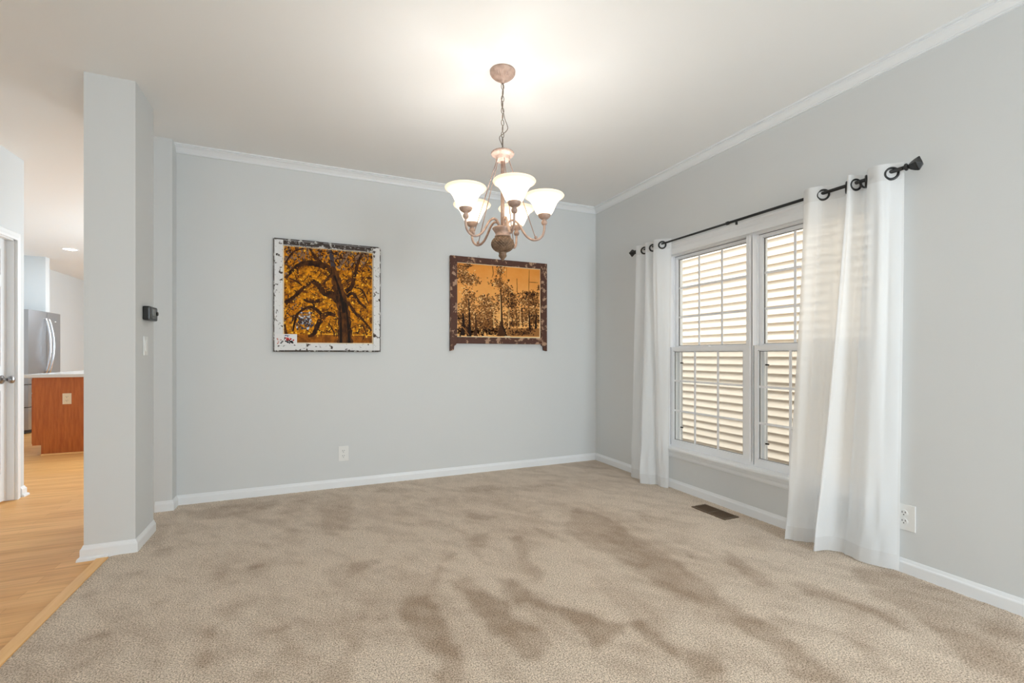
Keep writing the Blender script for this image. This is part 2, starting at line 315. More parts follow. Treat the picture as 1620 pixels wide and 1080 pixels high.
# carpet with brushed nap marks
NAP=[(1,[0.34,2.08,0.44,2.19,0.5,2.15,0.54,1.99,0.54,1.87,0.53,1.74,0.52,1.6,0.5,1.52,0.38,1.57,0.42,1.65,0.38,1.75,0.36,1.92]),
(1,[0.63,2.27,0.75,2.21,0.78,2.09,0.81,2.01,0.83,1.84,0.86,1.7,0.85,1.59,0.79,1.51,0.73,1.55,0.69,1.67,0.68,1.79,0.66,1.97,0.65,2.14]),
(1,[0.85,2.18,0.93,2.13,1.0,1.9,1.0,1.82,1.14,1.73,1.18,1.6,1.29,1.6,1.3,1.48,1.3,1.37,1.25,1.29,1.25,1.38,1.24,1.47,1.2,1.58,1.04,1.48,1.0,1.49,1.04,1.58,1.01,1.69,0.97,1.8,0.91,1.94,0.85,1.89,0.85,2.05]),
(0.7,[0.89,2.7,1.06,2.77,0.98,2.59,0.85,2.4,0.82,2.53]),
(0.7,[1.14,2.62,1.24,2.62,1.14,2.33,1.11,2.07,1.04,2.04,1.02,2.21,1.09,2.41]),
(0.7,[0.58,2.36,0.66,2.48,0.76,2.59,0.77,2.57,0.65,2.4,0.58,2.26,0.58,2.17,0.56,2.22]),
(0.7,[1.54,2.68,1.83,2.97,1.94,2.68,1.88,2.33,1.88,2.07,1.83,1.89,1.57,1.61,1.57,1.78,1.56,1.93,1.56,2.15,1.48,2.31]),
(0.7,[0.2,2.63,0.36,2.67,0.34,2.6,0.23,2.51,0.18,2.46]),
(0.7,[1.05,3.17,1.24,2.99,1.1,2.96,1.01,3.05]),
(0.7,[0.19,2.14,0.24,2.12,0.22,2.04,0.19,2.07]),
(0.7,[0.12,2.01,0.19,1.89,0.16,1.76,0.14,1.68,0.1,1.7]),
(0.7,[1.36,2.76,1.42,2.58,1.41,2.4,1.34,2.61]),
(0.45,[1.18,3.8,1.47,3.75,1.48,3.57,1.2,3.63]),
(0.45,[1.87,3.72,2.15,3.67,1.91,3.48,1.8,3.53]),
(0.45,[2.44,4.17,2.77,4.12,2.64,3.45,2.53,3.58,2.48,3.95]),
(0.45,[1.42,3.0,1.6,2.98,1.46,2.85]),
(0.45,[2.22,2.75,2.29,2.67,2.19,2.53,2.12,2.6]),
(0.45,[0.54,4.09,0.84,3.92,0.72,3.81,0.5,3.94]),
(0.45,[0.85,3.63,1.1,3.55,1.07,3.45,0.86,3.54]),
(0.8,[1.84,2.33,1.84,2.1,1.81,1.79,1.78,1.52,1.78,1.3,1.73,1.11,1.71,0.99,1.56,1.05,1.62,1.23,1.63,1.37,1.63,1.55,1.59,1.73,1.57,1.98]),
(0.8,[2.2,1.98,2.19,1.87,2.14,1.62,2.09,1.53,2.0,1.6,2.07,1.8]),
(0.8,[2.2,1.56,2.31,1.44,2.31,1.23,2.27,1.03,2.24,1.1,2.23,1.28,2.15,1.43]),
(0.8,[1.98,1.18,2.0,1.1,1.96,0.99,1.89,1.04]),
(0.8,[1.31,1.36,1.42,1.26,1.38,1.19,1.24,1.23]),
(0.8,[1.27,1.6,1.29,1.5,1.26,1.36,1.22,1.45]),
(0.8,[1.98,2.04,2.02,2.0,1.96,1.96,1.93,1.99]),
(0.75,[2.67,1.56,2.84,1.4,2.82,1.19,2.87,0.94,2.27,0.74,2.2,0.86,2.41,1.1,2.45,1.3]),
(0.8,[-0.49,2.83,-0.39,2.81,-0.4,2.74,-0.46,2.74]),
(0.8,[-0.31,2.83,-0.23,2.83,-0.24,2.79,-0.29,2.8]),
(0.8,[-0.82,3.3,-0.73,3.31,-0.74,3.22]),
(0.8,[-0.99,2.82,-0.93,2.85,-0.93,2.77,-1.0,2.79]),
(0.8,[-0.8,2.16,-0.72,2.22,-0.73,2.18,-0.77,2.13]),
(0.8,[-0.85,2.39,-0.75,2.4,-0.75,2.34,-0.83,2.35]),
(0.8,[-0.15,2.16,-0.01,2.16,-0.08,2.12,-0.14,2.12]),
(0.8,[-0.67,2.58,-0.59,2.58,-0.61,2.53]),
(0.8,[-0.4,2.65,-0.3,2.69,-0.33,2.65]),
(0.8,[-0.88,3.0,-0.79,2.98,-0.82,2.94]),
(0.6,[-0.15,1.93,-0.05,2.02,0.05,1.89,0.11,1.79,0.1,1.7,-0.18,1.82]),
(0.6,[-0.39,2.26,-0.34,2.32,-0.33,2.2,-0.36,2.17]),
(0.6,[-0.41,2.07,-0.34,2.06,-0.34,1.99,-0.38,1.99]),
(0.45,[-0.83,4.0,-0.48,4.05,-0.19,4.0,-0.26,3.8,-0.6,3.75,-0.78,3.79]),
(0.45,[-0.17,3.97,-0.01,3.98,-0.04,3.65,-0.15,3.65]),
(0.45,[0.05,3.98,0.33,3.95,0.27,3.29,0.18,3.08,0.07,3.17,0.07,3.55]),
(0.45,[-0.14,3.34,-0.07,3.35,-0.07,3.16,-0.13,3.15]),
(0.45,[-0.43,3.59,-0.33,3.57,-0.34,3.49]),
(0.45,[-0.96,3.79,-0.83,3.73,-0.81,3.45,-0.87,3.4]),
(0.45,[-0.83,3.29,-0.72,3.31,-0.72,3.15,-0.79,3.18]),
(0.45,[0.55,4.08,0.78,3.98,0.73,3.87])]

def carpet():
    rng = np.random.default_rng(4)
    xs = np.linspace(-1.035, XW-.002, 270); ys = np.concatenate([np.linspace(-2.98, .35, 12), np.linspace(.375, YW-.002, 264)])
    X, Y = np.meshgrid(xs, ys)
    def vnoise(sx, sy, ang, seed):
        r = np.random.default_rng(seed); G = r.random((64, 64)); c, s = math.cos(ang), math.sin(ang)
        u = (X*c+Y*s)/sx+20; v = (-X*s+Y*c)/sy+20
        i = np.floor(u).astype(int); j = np.floor(v).astype(int); fu = u-i; fv = v-j; fu = fu*fu*(3-2*fu); fv = fv*fv*(3-2*fv)
        g = lambda a, b: G[a%64, b%64]
        return g(i,j)*(1-fu)*(1-fv)+g(i+1,j)*fu*(1-fv)+g(i,j+1)*(1-fu)*fv+g(i+1,j+1)*fu*fv
    wx = X+(vnoise(.12,.12,0,1)-.5)*.04+(vnoise(.04,.04,0,7)-.5)*.035; wy = Y+(vnoise(.12,.12,0,2)-.5)*.04+(vnoise(.04,.04,0,8)-.5)*.035
    nap = np.zeros_like(X)
    for w, q in NAP:
        px, py = q[0::2], q[1::2]; ins = np.zeros(X.shape, bool); n = len(px); j = n-1
        for i in range(n):
            c = ((py[i] > wy) != (py[j] > wy)) & (wx < (px[j]-px[i])*(wy-py[i])/((py[j]-py[i]) or 1e-9)+px[i]); ins ^= c; j = i
        nap = np.maximum(nap, ins*w)
    for _ in range(2):
        p = np.pad(nap, 1, mode='edge'); nap = (p[:-2,1:-1]+p[2:,1:-1]+p[1:-1,:-2]+p[1:-1,2:]+2*p[1:-1,1:-1])/6
    nap = nap*.62 + (vnoise(.42,.24,-.7,3)-.5)*.36 + (vnoise(.13,.06,-.9,5)-.5)*.5 + (vnoise(.05,.03,-1.2,6)-.5)*.3 + .16
    nap = np.clip(nap, 0, 1)
    edge = np.minimum((X+1.035)/.02, 1)
    Z = -.006 + .006*edge + rng.normal(0, .0007, X.shape)
    ny, nx = X.shape; V = np.stack([X.ravel(), Y.ravel(), Z.ravel()], 1)
    F = [(r*nx+c, r*nx+c+1, (r+1)*nx+c+1, (r+1)*nx+c) for r in range(ny-1) for c in range(nx-1)]
    me = bpy.data.meshes.new('floor_carpet'); me.from_pydata(V.tolist(), [], F); me.materials.append(CARPET)
    a = me.attributes.new('nap', 'FLOAT', 'POINT'); a.data.foreach_set('value', nap.ravel().astype(np.float32))
    me.polygons.foreach_set('use_smooth', [True]*len(F))
    o = bpy.data.objects.new('floor_carpet', me); C.objects.link(o); o['kind'] = 'structure'; o['label'] = 'beige cut pile carpet with vacuum marks covering the dining room'; o['category'] = 'carpet'
carpet()

# ------------------------------------------------------------------ window
win = structure('window_1', 'white double window with two double-hung grid sashes beside the curtains', 'window')
U = [(2.34, 3.10), (1.525, 2.285)]
f = MB()
f.box(2.862, 2.99, 3.10, WY1, WZ0, WZ1).box(2.862, 2.99, WY0, 1.525, WZ0, WZ1)           # outer jambs
f.box(2.866, 2.99, 2.285, 2.34, WZ0, WZ1)
f.box(2.866, 2.872, 2.292, 2.296, .38, 1.97).box(2.862, 2.868, 2.308, 2.318, .38, 1.985)
f.box(2.862, 2.99, 1.525, 3.10, 1.985, WZ1).box(2.872, 2.99, 1.525, 3.10, WZ0, .362)
for a, c in U:
    for y in (a, c):
        s = 1 if y == a else -1
        y0, y1 = sorted((y, y+s*.012)); f.box(2.905, 2.912, y0, y1, .362, 1.985)         # parting stops
        y0, y1 = sorted((y, y+s*.02)); f.box(2.955, 2.99, y0, y1, .362, 1.985)
obj('window_frame', f, VINYL, win)
def sash(name, a, c, x0, x1, z0, z1, st_, rt, rb):
    s = MB().box(x0, x1, a, a+st_, z0, z1).box(x0, x1, c-st_, c, z0, z1).box(x0, x1, a+st_, c-st_, z1-rt, z1).box(x0, x1, a+st_, c-st_, z0, z0+rb)
    e = .006; xi = x0+.010     # inner glazing bead
    s.box(xi, x1, a+st_, a+st_+e, z0+rb, z1-rt).box(xi, x1, c-st_-e, c-st_, z0+rb, z1-rt).box(xi, x1, a+st_, c-st_, z1-rt-e, z1-rt).box(xi, x1, a+st_, c-st_, z0+rb, z0+rb+e)
    so = obj(name, s, VINYL, win); xg = (x0+x1)/2
    g = MB(); ya, yc, za, zc = a+st_, c-st_, z0+rb, z1-rt
    for k in (1, 2):
        y = ya+(yc-ya)*k/3; g.box(xg-.007, xg-.001, y-.008, y+.008, za, zc)
        z = za+(zc-za)*k/3; g.box(xg-.0065, xg-.0015, ya, yc, z-.008, z+.008)
    obj('muntin_grid', g, VINYL, so)
    q = MB(); w = .003
    q.box(x0+.009, xg, ya+e, ya+e+w, za+e, zc-e).box(x0+.009, xg, yc-e-w, yc-e, za+e, zc-e).box(x0+.009, xg, ya+e, yc-e, zc-e-w, zc-e).box(x0+.009, xg, ya+e, yc-e, za+e, za+e+w)
    obj('glazing_gasket', q, GASKET, so)
    obj('glass_pane', MB().box(xg, xg+.003, ya, yc, za, zc), GLASS, so)
    return so
for a, c in U:
    sash('upper_sash', a+.002, c-.002, 2.915, 2.950, 1.178, 1.984, .036, .022, .03)
    lo = sash('lower_sash', a+.003, c-.003, 2.873, 2.903, .362, 1.202, .030, .034, .042)
    obj('sash_lock', MB().box(2.874, 2.90, (a+c)/2-.03, (a+c)/2+.03, 1.202, 1.212, bev=.003), VINYL, lo)
    sc = MB().box(2.972, 2.9735, a+.022, c-.022, .366, 1.19)
    obj('track_seal', MB().box(2.9135, 2.9149, a+.001, c-.001, 1.9815, 1.985).box(2.9135, 2.9149, c-.0045, c-.001, 1.2, 1.985).box(2.8715, 2.8729, c-.0035, c-.0005, .362, 1.202), GASKET, win)
    so = obj('insect_screen', sc, SCREEN, win)
    obj('screen_clip', MB().box(2.962, 2.972, c-.046, c-.022, 1.06, 1.07).box(2.962, 2.972, c-.046, c-.022, .50, .51), SLOT, so)
obj('window_sill', MB().box(2.785, 2.872, 1.45, 3.16, .331, .352, bev=.006), TRIM, win)
obj('apron', MB().mould([(XW, 3.14), (XW, 1.47)], [(0, .262), (0, .331), (.016, .331), (.016, .30), (.012, .292), (.012, .272), (.009, .268), (.007, .262)], -1), TRIM, win)
obj('head_casing', MB().mould([(XW, 3.14), (XW, 1.47)], [(0, 1.992), (0, 2.085), (.022, 2.085), (.022, 2.072), (.016, 2.064), (.014, 2.045), (.016, 2.035), (.014, 2.01), (.010, 1.992)], -1), TRIM, win)
obj('side_casing', MB().box(2.838, 2.8474, 3.125, 3.145, .352, 1.992).box(2.838, 2.8474, 1.47, 1.49, .352, 1.992), TRIM, win)

added_win2 = structure('added_window_2', 'added unseen white window for extra light on the same wall, nearer than the wide curtain', 'window')  # out-of-view opening added to let in more side light
obj('window_frame', MB().box(2.86, 2.98, -.48, -.42, .39, 2.1).box(2.86, 2.98, .76, .82, .39, 2.1).box(2.86, 2.98, -.42, .76, 2.04, 2.1).box(2.86, 2.98, -.42, .76, .39, .45).box(2.88, 2.95, -.42, .76, 1.22, 1.26), VINYL, added_win2)
obj('glass_pane', MB().box(2.915, 2.918, -.42, .76, .45, 2.04), GLASS, added_win2)
added_win3 = structure('added_window_3', 'added unseen white window for the fill light in the wall opposite the pictures', 'window')  # invented window set around the rear fill light
obj('window_frame', MB().box(1.1, 1.16, -3.1, -3.01, .5, 2.3).box(2.64, 2.7, -3.1, -3.01, .5, 2.3).box(1.16, 2.64, -3.1, -3.01, 2.24, 2.3).box(1.16, 2.64, -3.1, -3.01, .5, .56).box(1.87, 1.93, -3.1, -3.01, .56, 2.24), VINYL, added_win3)
obj('glass_pane', MB().box(1.16, 2.64, -3.06, -3.056, .56, 2.24), GLASS, added_win3)
added_win4 = structure('added_window_4', 'added unseen white window for the fill light in the hall wall, well before the panel door', 'window')  # unseen window, added so the foyer fill can shine through
obj('window_frame', MB().box(-2.22, -2.15, -2.2, -2.14, .3, 2.3).box(-2.22, -2.15, -.86, -.8, .3, 2.3).box(-2.22, -2.15, -2.14, -.86, 2.24, 2.3).box(-2.22, -2.15, -2.14, -.86, .3, .36), VINYL, added_win4)
obj('glass_pane', MB().box(-2.19, -2.186, -2.14, -.86, .36, 2.24), GLASS, added_win4)
added_win5 = structure('added_window_5', 'added white window for the fill light on the hidden side of the kitchen', 'window')  # added out of view as the opening for the kitchen fill
obj('window_frame', MB().box(1.03, 1.1, 6.9, 6.96, .7, 2.2).box(1.03, 1.1, 9.44, 9.5, .7, 2.2).box(1.03, 1.1, 6.96, 9.44, 2.14, 2.2).box(1.03, 1.1, 6.96, 9.44, .7, .76), VINYL, added_win5)

obj('glass_pane', MB().box(1.064, 1.068, 6.96, 9.44, .76, 2.14), GLASS, added_win5)

# ------------------------------------------------------------------ panel door
door = structure('door_1', 'white six panel door with nickel knob at the far left', 'door')
d = MB(); dw = DY1-DY0-.024; y0 = DY0+.012; y1 = DY1-.012; x0, x1 = DX-.075, DX-.04
yc = (y0+y1)/2; rows = [(.22, .86), (1.05, 1.66), (1.75, 1.95)]
d.box(x0, x1-.008, y0, y1, .008, 2.03)
zs = [.008]+[v for r in rows for v in r]+[2.03]
for k in range(0, 8, 2): d.box(x1-.008, x1, y0, y1, zs[k], zs[k+1])
for z0, z1 in rows:
    for ya, yb in ((y0, y0+.075), (yc-.04, yc+.04), (y1-.075, y1)): d.box(x1-.008, x1, ya, yb, z0, z1)
    for ya, yb in ((y0+.075, yc-.04), (yc+.04, y1-.075)): d.box(x1-.008, x1-.001, ya+.028, yb-.028, z0+.028, z1-.028, bev=.004)
slab = obj('door_slab', d, DOORW, door)
kn = MB().lathe([(.001, 0), (.033, 0), (.033, .006), (.026, .011), (.012, .013), (.011, .035), (.016, .04), (.027, .048), (.030, .058), (.027, .068), (.015, .074), (.001, .075)], 24, (x1, y1-.07, .945), 'X')
obj('door_knob', kn, NICKEL, slab)
jm = MB().box(DX-.12, DX+.001, DY1-.011, DY1+.0, 0, 2.04).box(DX-.12, DX+.001, DY0, DY0+.011, 0, 2.04).box(DX-.12, DX+.001, DY0, DY1, 2.031, 2.041)
obj('door_jamb', jm, DOORW, door)
KP = [(0, 0), (.0, .018), (.02, .018), (.03, .014), (.055, .010), (.062, .006), (.066, 0)]
cs = MB()
def casing(y, s):
    pr = [(y+s*(.005+k), DX+o) for k, o in KP]
    lo = [cs.bm.verts.new((x, yy, -.008)) for yy, x in pr]; hi = [cs.bm.verts.new((x, yy, 2.036+.005+k)) for (yy, x), (k, o) in zip(pr, KP)]
    for j in range(len(pr)-1): cs.bm.faces.new((lo[j], lo[j+1], hi[j+1], hi[j]))
    return hi
ha = casing(DY1, 1); hb = casing(DY0, -1)
for j in range(len(KP)-1): cs.bm.faces.new((ha[j], ha[j+1], hb[j+1], hb[j]))
obj('door_casing', cs, DOORW, door)

# ------------------------------------------------------------------ outside
hs = thing('house', 'tan lap-sided neighbouring house seen through the window', 'house', (5.13, 2.3, -.5))
sb = MB(); e = .1016; zb = 2.535-30*e
prof = []
for k in range(56):
    z = zb+k*e+.5; prof += [(-.030, z), (-.029, z+.005), (-.024, z+.018), (-.004, z+e*.72), (0.0, z+e-.0005)]
prof2 = [(0, zb+.5-.3)]+prof
vs0 = [sb.bm.verts.new((x, -9, z)) for x, z in prof2]; vs1 = [sb.bm.verts.new((x, 12, z)) for x, z in prof2]
for j in range(len(prof2)-1): sb.bm.faces.new((vs0[j], vs1[j], vs1[j+1], vs0[j+1]))
sb.box(.02, 6, -9, 12, 0, zb+56*e+.5)
obj('siding_wall', sb, SIDING, hs)
rf = MB().box(-.35, 6.3, -9.3, 12.3, zb+56*e+.5, zb+56*e+.68)
obj('roof_eave', rf, EAVE, hs)
st('ground', MB().box(3.0, 5.4, -10, 14, -.56, -.5), SOIL, 'bare ground between the two houses', 'ground')
# ------------------------------------------------------------------ curtains and rod
RX, RZ = 2.757, 2.083
rod = thing('curtain_rod', 'dark bronze curtain rod with faceted square finials above the window', 'curtain rod', (RX, 2.33, RZ))
obj('rod', MB().tube([(0, -1.00, 0), (0, .07, 0)], .0098, 14).tube([(0, .07, 0), (0, 1.09, 0)], .0078, 14).lathe([(.0078, .062), (.0125, .064), (.0125, .085), (.0078, .088)], 14, axis='Y'), BRONZE, rod)
for s, y in ((-1, -1.0), (1, 1.085)):
    m = MB(); m.lathe([(.0105, y-s*.004), (.0105, y+s*.004), (.018, y+s*.006), (.018, y+s*.011), (.0095, y+s*.014), (.0095, y+s*.018)], 18, axis='Y')
    m.lathe([(.011, y+s*.018), (.020, y+s*.028), (.028, y+s*.042), (.034, y+s*.057), (.035, y+s*.064), (.003, y+s*.076)], 4, axis='Y', phase=0)
    for fc in m.bm.faces:
        if len(fc.verts) == 4 and abs(fc.calc_center_median().y-y) > .02: fc.smooth = False
    obj('finial', m, BRONZE, rod)
for y in (-.80, 1.05):
    m = MB().tube([(.088, y, -.028), (.02, y, -.028), (.004, y, -.022), (-.010, y, -.010), (-.013, y, .004)], .005, 8).box(.083, .0904, y-.012, y+.012, -.05, .02, bev=.002)
    m.box(-.004, .004, y-.004, y+.004, -.034, -.008)
    obj('bracket', m, BRONZE, rod)
obj('bracket', MB().box(-.006, .006, -.006, .006, -.030, -.004, bev=.002), BRONZE, rod)

def curtain(name, label, keys, grom, ztop):
    root = thing(name, label, 'curtain', (RX, keys[0][1][1], 0), 0, None)
    off = Vector((RX, keys[0][1][1], 0)); N = 240; M = 60
    top = [Vector((*k[1], 0)) for k in keys]; bot = [Vector((*k[2], 0)) for k in keys]
    def dense(P):
        D = smooth_path(P, 14); return D
    T, B = dense(top), dense(bot); n = len(T)
    zs = [ztop, ztop-.004]+[ztop-.085*k/4 for k in range(1, 5)]+[ztop-.085-(ztop-.085-.09)*k/M for k in range(1, M+1)]+[.06, .03, .008]
    rnd = random.Random(3); ph = [rnd.uniform(0, 6) for _ in range(6)]
    bm = bmesh.new(); grid = []
    for z in zs:
        t = 1-(z-.008)/(ztop-.008); w = t**1.25
        row = []
        for i in range(n):
            p = T[i].lerp(B[i], w); q = i/n
            a = min(1, 6*t)*(1-.5*t)
            dx = .004*a*math.sin(9*q*6+ph[0]+3*t)+.003*a*math.sin(23*q*3+ph[1]-5*t)
            if t > .72: dx += .006*(t-.72)/.28*math.sin(17*q*4+ph[2])*math.sin(26*t+ph[3]+5*q)
            row.append(bm.verts.new((min(p.x+dx, 2.826)-off.x, p.y-off.y, z)))
        grid.append(row)
    for r in range(len(zs)-1):
        for i in range(n-1):
            f = bm.faces.new((grid[r][i], grid[r][i+1], grid[r+1][i+1], grid[r+1][i])); f.smooth = True
            f.material_index = 1 if (zs[r+1] > ztop-.09 or zs[r] < .095 or i < 3 or i > n-5) else 0
    me = bpy.data.meshes.new('cloth_panel'); bm.to_mesh(me); bm.free(); me.materials.append(SHEER); me.materials.append(HEMC)
    o = bpy.data.objects.new('cloth_panel', me); C.objects.link(o); o.parent = root
    for gi in grom:
        k = [i for i, kk in enumerate(keys) if kk[0] == gi][0]*14
        p = T[k].lerp(B[k], .03); tn = (T[min(k+2, n-1)]-T[max(k-2, 0)]).normalized()
        if abs(tn.y) < .35: tn = Vector((tn.x, -.35, 0)).normalized()
        c = Vector((RX-off.x, p.y-off.y, RZ-.010)); R = .0285
        pts = [c+tn*R*math.cos(a)+Vector((0, 0, R))*math.sin(a) for a in [2*PI*j/28 for j in range(28)]]
        obj('grommet', MB().tube(pts, .0068, 8, closed=True), BRONZE, root)
    return root
KR = [(0,(2.738,1.835),(2.674,1.905)),(.08,(2.715,1.79),(2.69,1.875)),(.16,(2.735,1.748),(2.72,1.845)),(.22,(2.757,1.729),(2.745,1.82)),(.30,(2.79,1.68),(2.77,1.80)),
 (.36,(2.80,1.635),(2.775,1.785)),(.42,(2.757,1.597),(2.72,1.75)),(.46,(2.722,1.578),(2.662,1.73)),(.50,(2.724,1.565),(2.662,1.716)),(.54,(2.757,1.552),(2.72,1.705)),
 (.60,(2.79,1.535),(2.765,1.68)),(.66,(2.788,1.513),(2.78,1.64)),(.70,(2.757,1.500),(2.775,1.61)),(.76,(2.722,1.472),(2.76,1.56)),(.82,(2.715,1.43),(2.757,1.52)),
 (.88,(2.735,1.40),(2.772,1.475)),(.92,(2.757,1.384),(2.79,1.44)),(1,(2.79,1.345),(2.822,1.385))]
KL = [(0,(2.80,3.41),(2.80,3.47)),(.08,(2.75,3.40),(2.745,3.462)),(.14,(2.72,3.365),(2.727,3.445)),(.24,(2.757,3.30),(2.734,3.36)),(.30,(2.79,3.28),(2.74,3.30)),(.38,(2.757,3.26),(2.70,3.27)),
 (.44,(2.72,3.245),(2.665,3.25)),(.54,(2.757,3.19),(2.70,3.20)),(.60,(2.79,3.17),(2.735,3.175)),(.66,(2.757,3.155),(2.77,3.16)),(.72,(2.72,3.143),(2.765,3.135)),
 (.80,(2.725,3.11),(2.755,3.10)),(.88,(2.757,3.075),(2.762,3.06)),(1,(2.822,3.035),(2.782,3.03))]
curtain('curtain', 'wide sheer white grommet curtain flaring to the carpet beside the wall outlet', KR, (.22, .42, .54, .70, .92), 2.125)
curtain('curtain', 'narrow sheer white grommet curtain at the corner side of the window', KL, (.24, .38, .54, .66, .88), 2.125)

# ------------------------------------------------------------------ chandelier
ch = thing('chandelier', 'five-light chandelier with glowing bell shades hanging on a chain', 'chandelier', (.987, 2.368, CH))
Z = lambda z: z-CH
def flute(n, amp, lo, hi):
    def f(r, h, a): return r*(1+amp*abs(math.sin(n*a/2))) if lo < h < hi else r
    return f
obj('canopy', MB().lathe([(.001, Z(2.650)), (.010, Z(2.650)), (.012, Z(2.662)), (.022, Z(2.664)), (.026, Z(2.667)), (.040, Z(2.676)), (.052, Z(2.687)), (.058, Z(2.692)), (.066, Z(2.695)), (.070, Z(2.702)), (.071, Z(2.7145))], 192, fn=flute(24, .13, Z(2.663), Z(2.690))), BLUSH, ch)
m = MB(); z = 2.648; k = 0
while z > 2.325:
    L, Wd = .021, .0085; pts = []
    for j in range(16):
        a = 2*PI*j/16; x = Wd*math.cos(a); zz = (L-Wd*.6)*math.sin(a)
        pts.append((x if k % 2 == 0 else x*.2, x*.2 if k % 2 == 0 else x, Z(z-.018)+zz))
    m.tube(pts, .0022, 6, closed=True); z -= .0335; k += 1
m.lathe([(.004, Z(2.285)), (.004, Z(2.335))], 10)
obj('chain', m, CHAINM, ch)
cd = [(0,0,2.65),(.006,.004,2.60),(-.006,.003,2.54),(.005,-.004,2.48),(.012,-.004,2.45),(.028,0,2.42),(.030,0,2.40),(.012,-.006,2.375),(-.016,-.004,2.35),(-.018,0,2.335),(-.004,0,2.305),(0,0,2.29)]
obj('cord', MB().tube(smooth_path([(x, y, Z(zz)) for x, y, zz in cd], 6), .0022, 6), CHAINM, ch)
obj('top_hub', MB().lathe([(.001, Z(2.287)), (.008, Z(2.285)), (.012, Z(2.275)), (.036, Z(2.272)), (.055, Z(2.265)), (.060, Z(2.257)), (.056, Z(2.247)), (.044, Z(2.242)), (.040, Z(2.237)), (.040, Z(2.222)), (.034, Z(2.215)), (.012, Z(2.212)), (.001, Z(2.212))], 72, fn=flute(26, .10, Z(2.243), Z(2.270))), BLUSH, ch)
obj('center_column', MB().lathe([(.0105, Z(1.825)), (.0105, Z(2.215))], 20), BLUSH, ch)
obj('collar', MB().lathe([(.012, Z(1.828)), (.030, Z(1.838)), (.056, Z(1.843)), (.058, Z(1.837)), (.050, Z(1.826)), (.042, Z(1.814)), (.040, Z(1.802)), (.044, Z(1.798)), (.044, Z(1.793)), (.036, Z(1.790))], 40), BLUSH, ch)
urn_prof = [(.034, 1.796), (.040, 1.794)]
for j in range(0, 81):
    t = j/80; a = -.80+t*2.05; urn_prof.append((.0615*math.cos(a) if a < 1.15 else .0615*math.cos(1.15)*(1-(a-1.15)*1.5), 1.752-.048*math.sin(a)*1.0))
def scale_fn(r, h, a):
    z = h+CH
    if 1.712 < z < 1.792 and r > .03:
        q = (z-1.7)/.016*PI; return r*(.94+.13*math.sqrt(abs(math.sin((11*a+q)/1)*math.sin((11*a-q)/1))))
    return r
up = [(r, Z(z)) for r, z in urn_prof]
up += [(.022, Z(1.702)), (.020, Z(1.696)), (.023, Z(1.690)), (.022, Z(1.684)), (.012, Z(1.672)), (.007, Z(1.662)), (.001, Z(1.657))]
obj('urn_finial', MB().lathe(up, 132, fn=scale_fn), URN, ch)
th0 = math.radians(-74-23.7947); ZR = 2.025
AR = .232
arm_rz = [(.018, 1.832), (.026, 1.862), (.043, 1.882), (.066, 1.883), (.090, 1.862), (.110, 1.828), (.135, 1.794), (.166, 1.775), (.198, 1.777), (.222, 1.798), (AR, 1.830), (AR, 1.862)]
for i in range(5):
    a = th0+i*2*PI/5; ca, sa = math.cos(a), math.sin(a)
    pr = lambda r, z: (r*ca, r*sa, Z(z))
    ar = obj('arm', MB().tube(smooth_path([pr(r, z) for r, z in arm_rz], 6), .0066, 10), BLUSH, ch)
    obj('stay_rod', MB().tube([pr(.035, 2.222), pr(.182, 1.788)], .0026, 8).lathe([(.001, -.009), (.006, -.007), (.009, 0), (.006, .007), (.001, .009)], 12, pr(.185, 1.788)), BLUSH, ar)
    hx, hy, _ = pr(AR, 0)
    hd = obj('shade_holder', MB().lathe([(.006, Z(1.856)), (.012, Z(1.858)), (.0165, Z(1.868)), (.0165, Z(1.874)), (.012, Z(1.883)), (.010, Z(1.887)), (.020, Z(1.891)), (.031, Z(1.900)), (.036, Z(1.912)), (.036, Z(1.918)), (.031, Z(1.918)), (.001, Z(1.906))], 28, (hx, hy, 0)), BLUSH, ar)
    sp = [(0.0276, 1.9080), (0.0355, 1.9131), (0.0443, 1.9232), (0.0532, 1.9401), (0.0621, 1.9612), (0.0719, 1.9806), (0.0847, 1.9975), (0.0985, 2.0076), (0.1074, 2.0127), (0.1103, 2.0178), (0.1074, 2.0220), (0.0995, 2.0195), (0.0946, 2.0127)]
    inn = [(0.0818, 2.0000), (0.0680, 1.9815), (0.0581, 1.9604), (0.0493, 1.9401), (0.0404, 1.9240), (0.0295, 1.9148)]
    obj('glass_shade', MB().lathe([(r, Z(z)) for r, z in sp+inn], 48, (hx, hy, 0), caps=False), SHADE, ar)
    obj('bulb', MB().lathe([(.001, Z(1.958)), (.010, Z(1.956)), (.016, Z(1.949)), (.017, Z(1.941)), (.014, Z(1.932)), (.011, Z(1.922)), (.011, Z(1.904)), (.001, Z(1.904))], 16, (hx, hy, 0)), BULB, hd)
    ld = bpy.data.lights.new('bulb_light', 'POINT'); ld.energy = 2.3; ld.color = (.96, 1, 1.05); ld.shadow_soft_size = .018
    lo = bpy.data.objects.new('bulb_light', ld); lo.location = (hx, hy, Z(1.980)); lo.parent = ch; C.objects.link(lo)

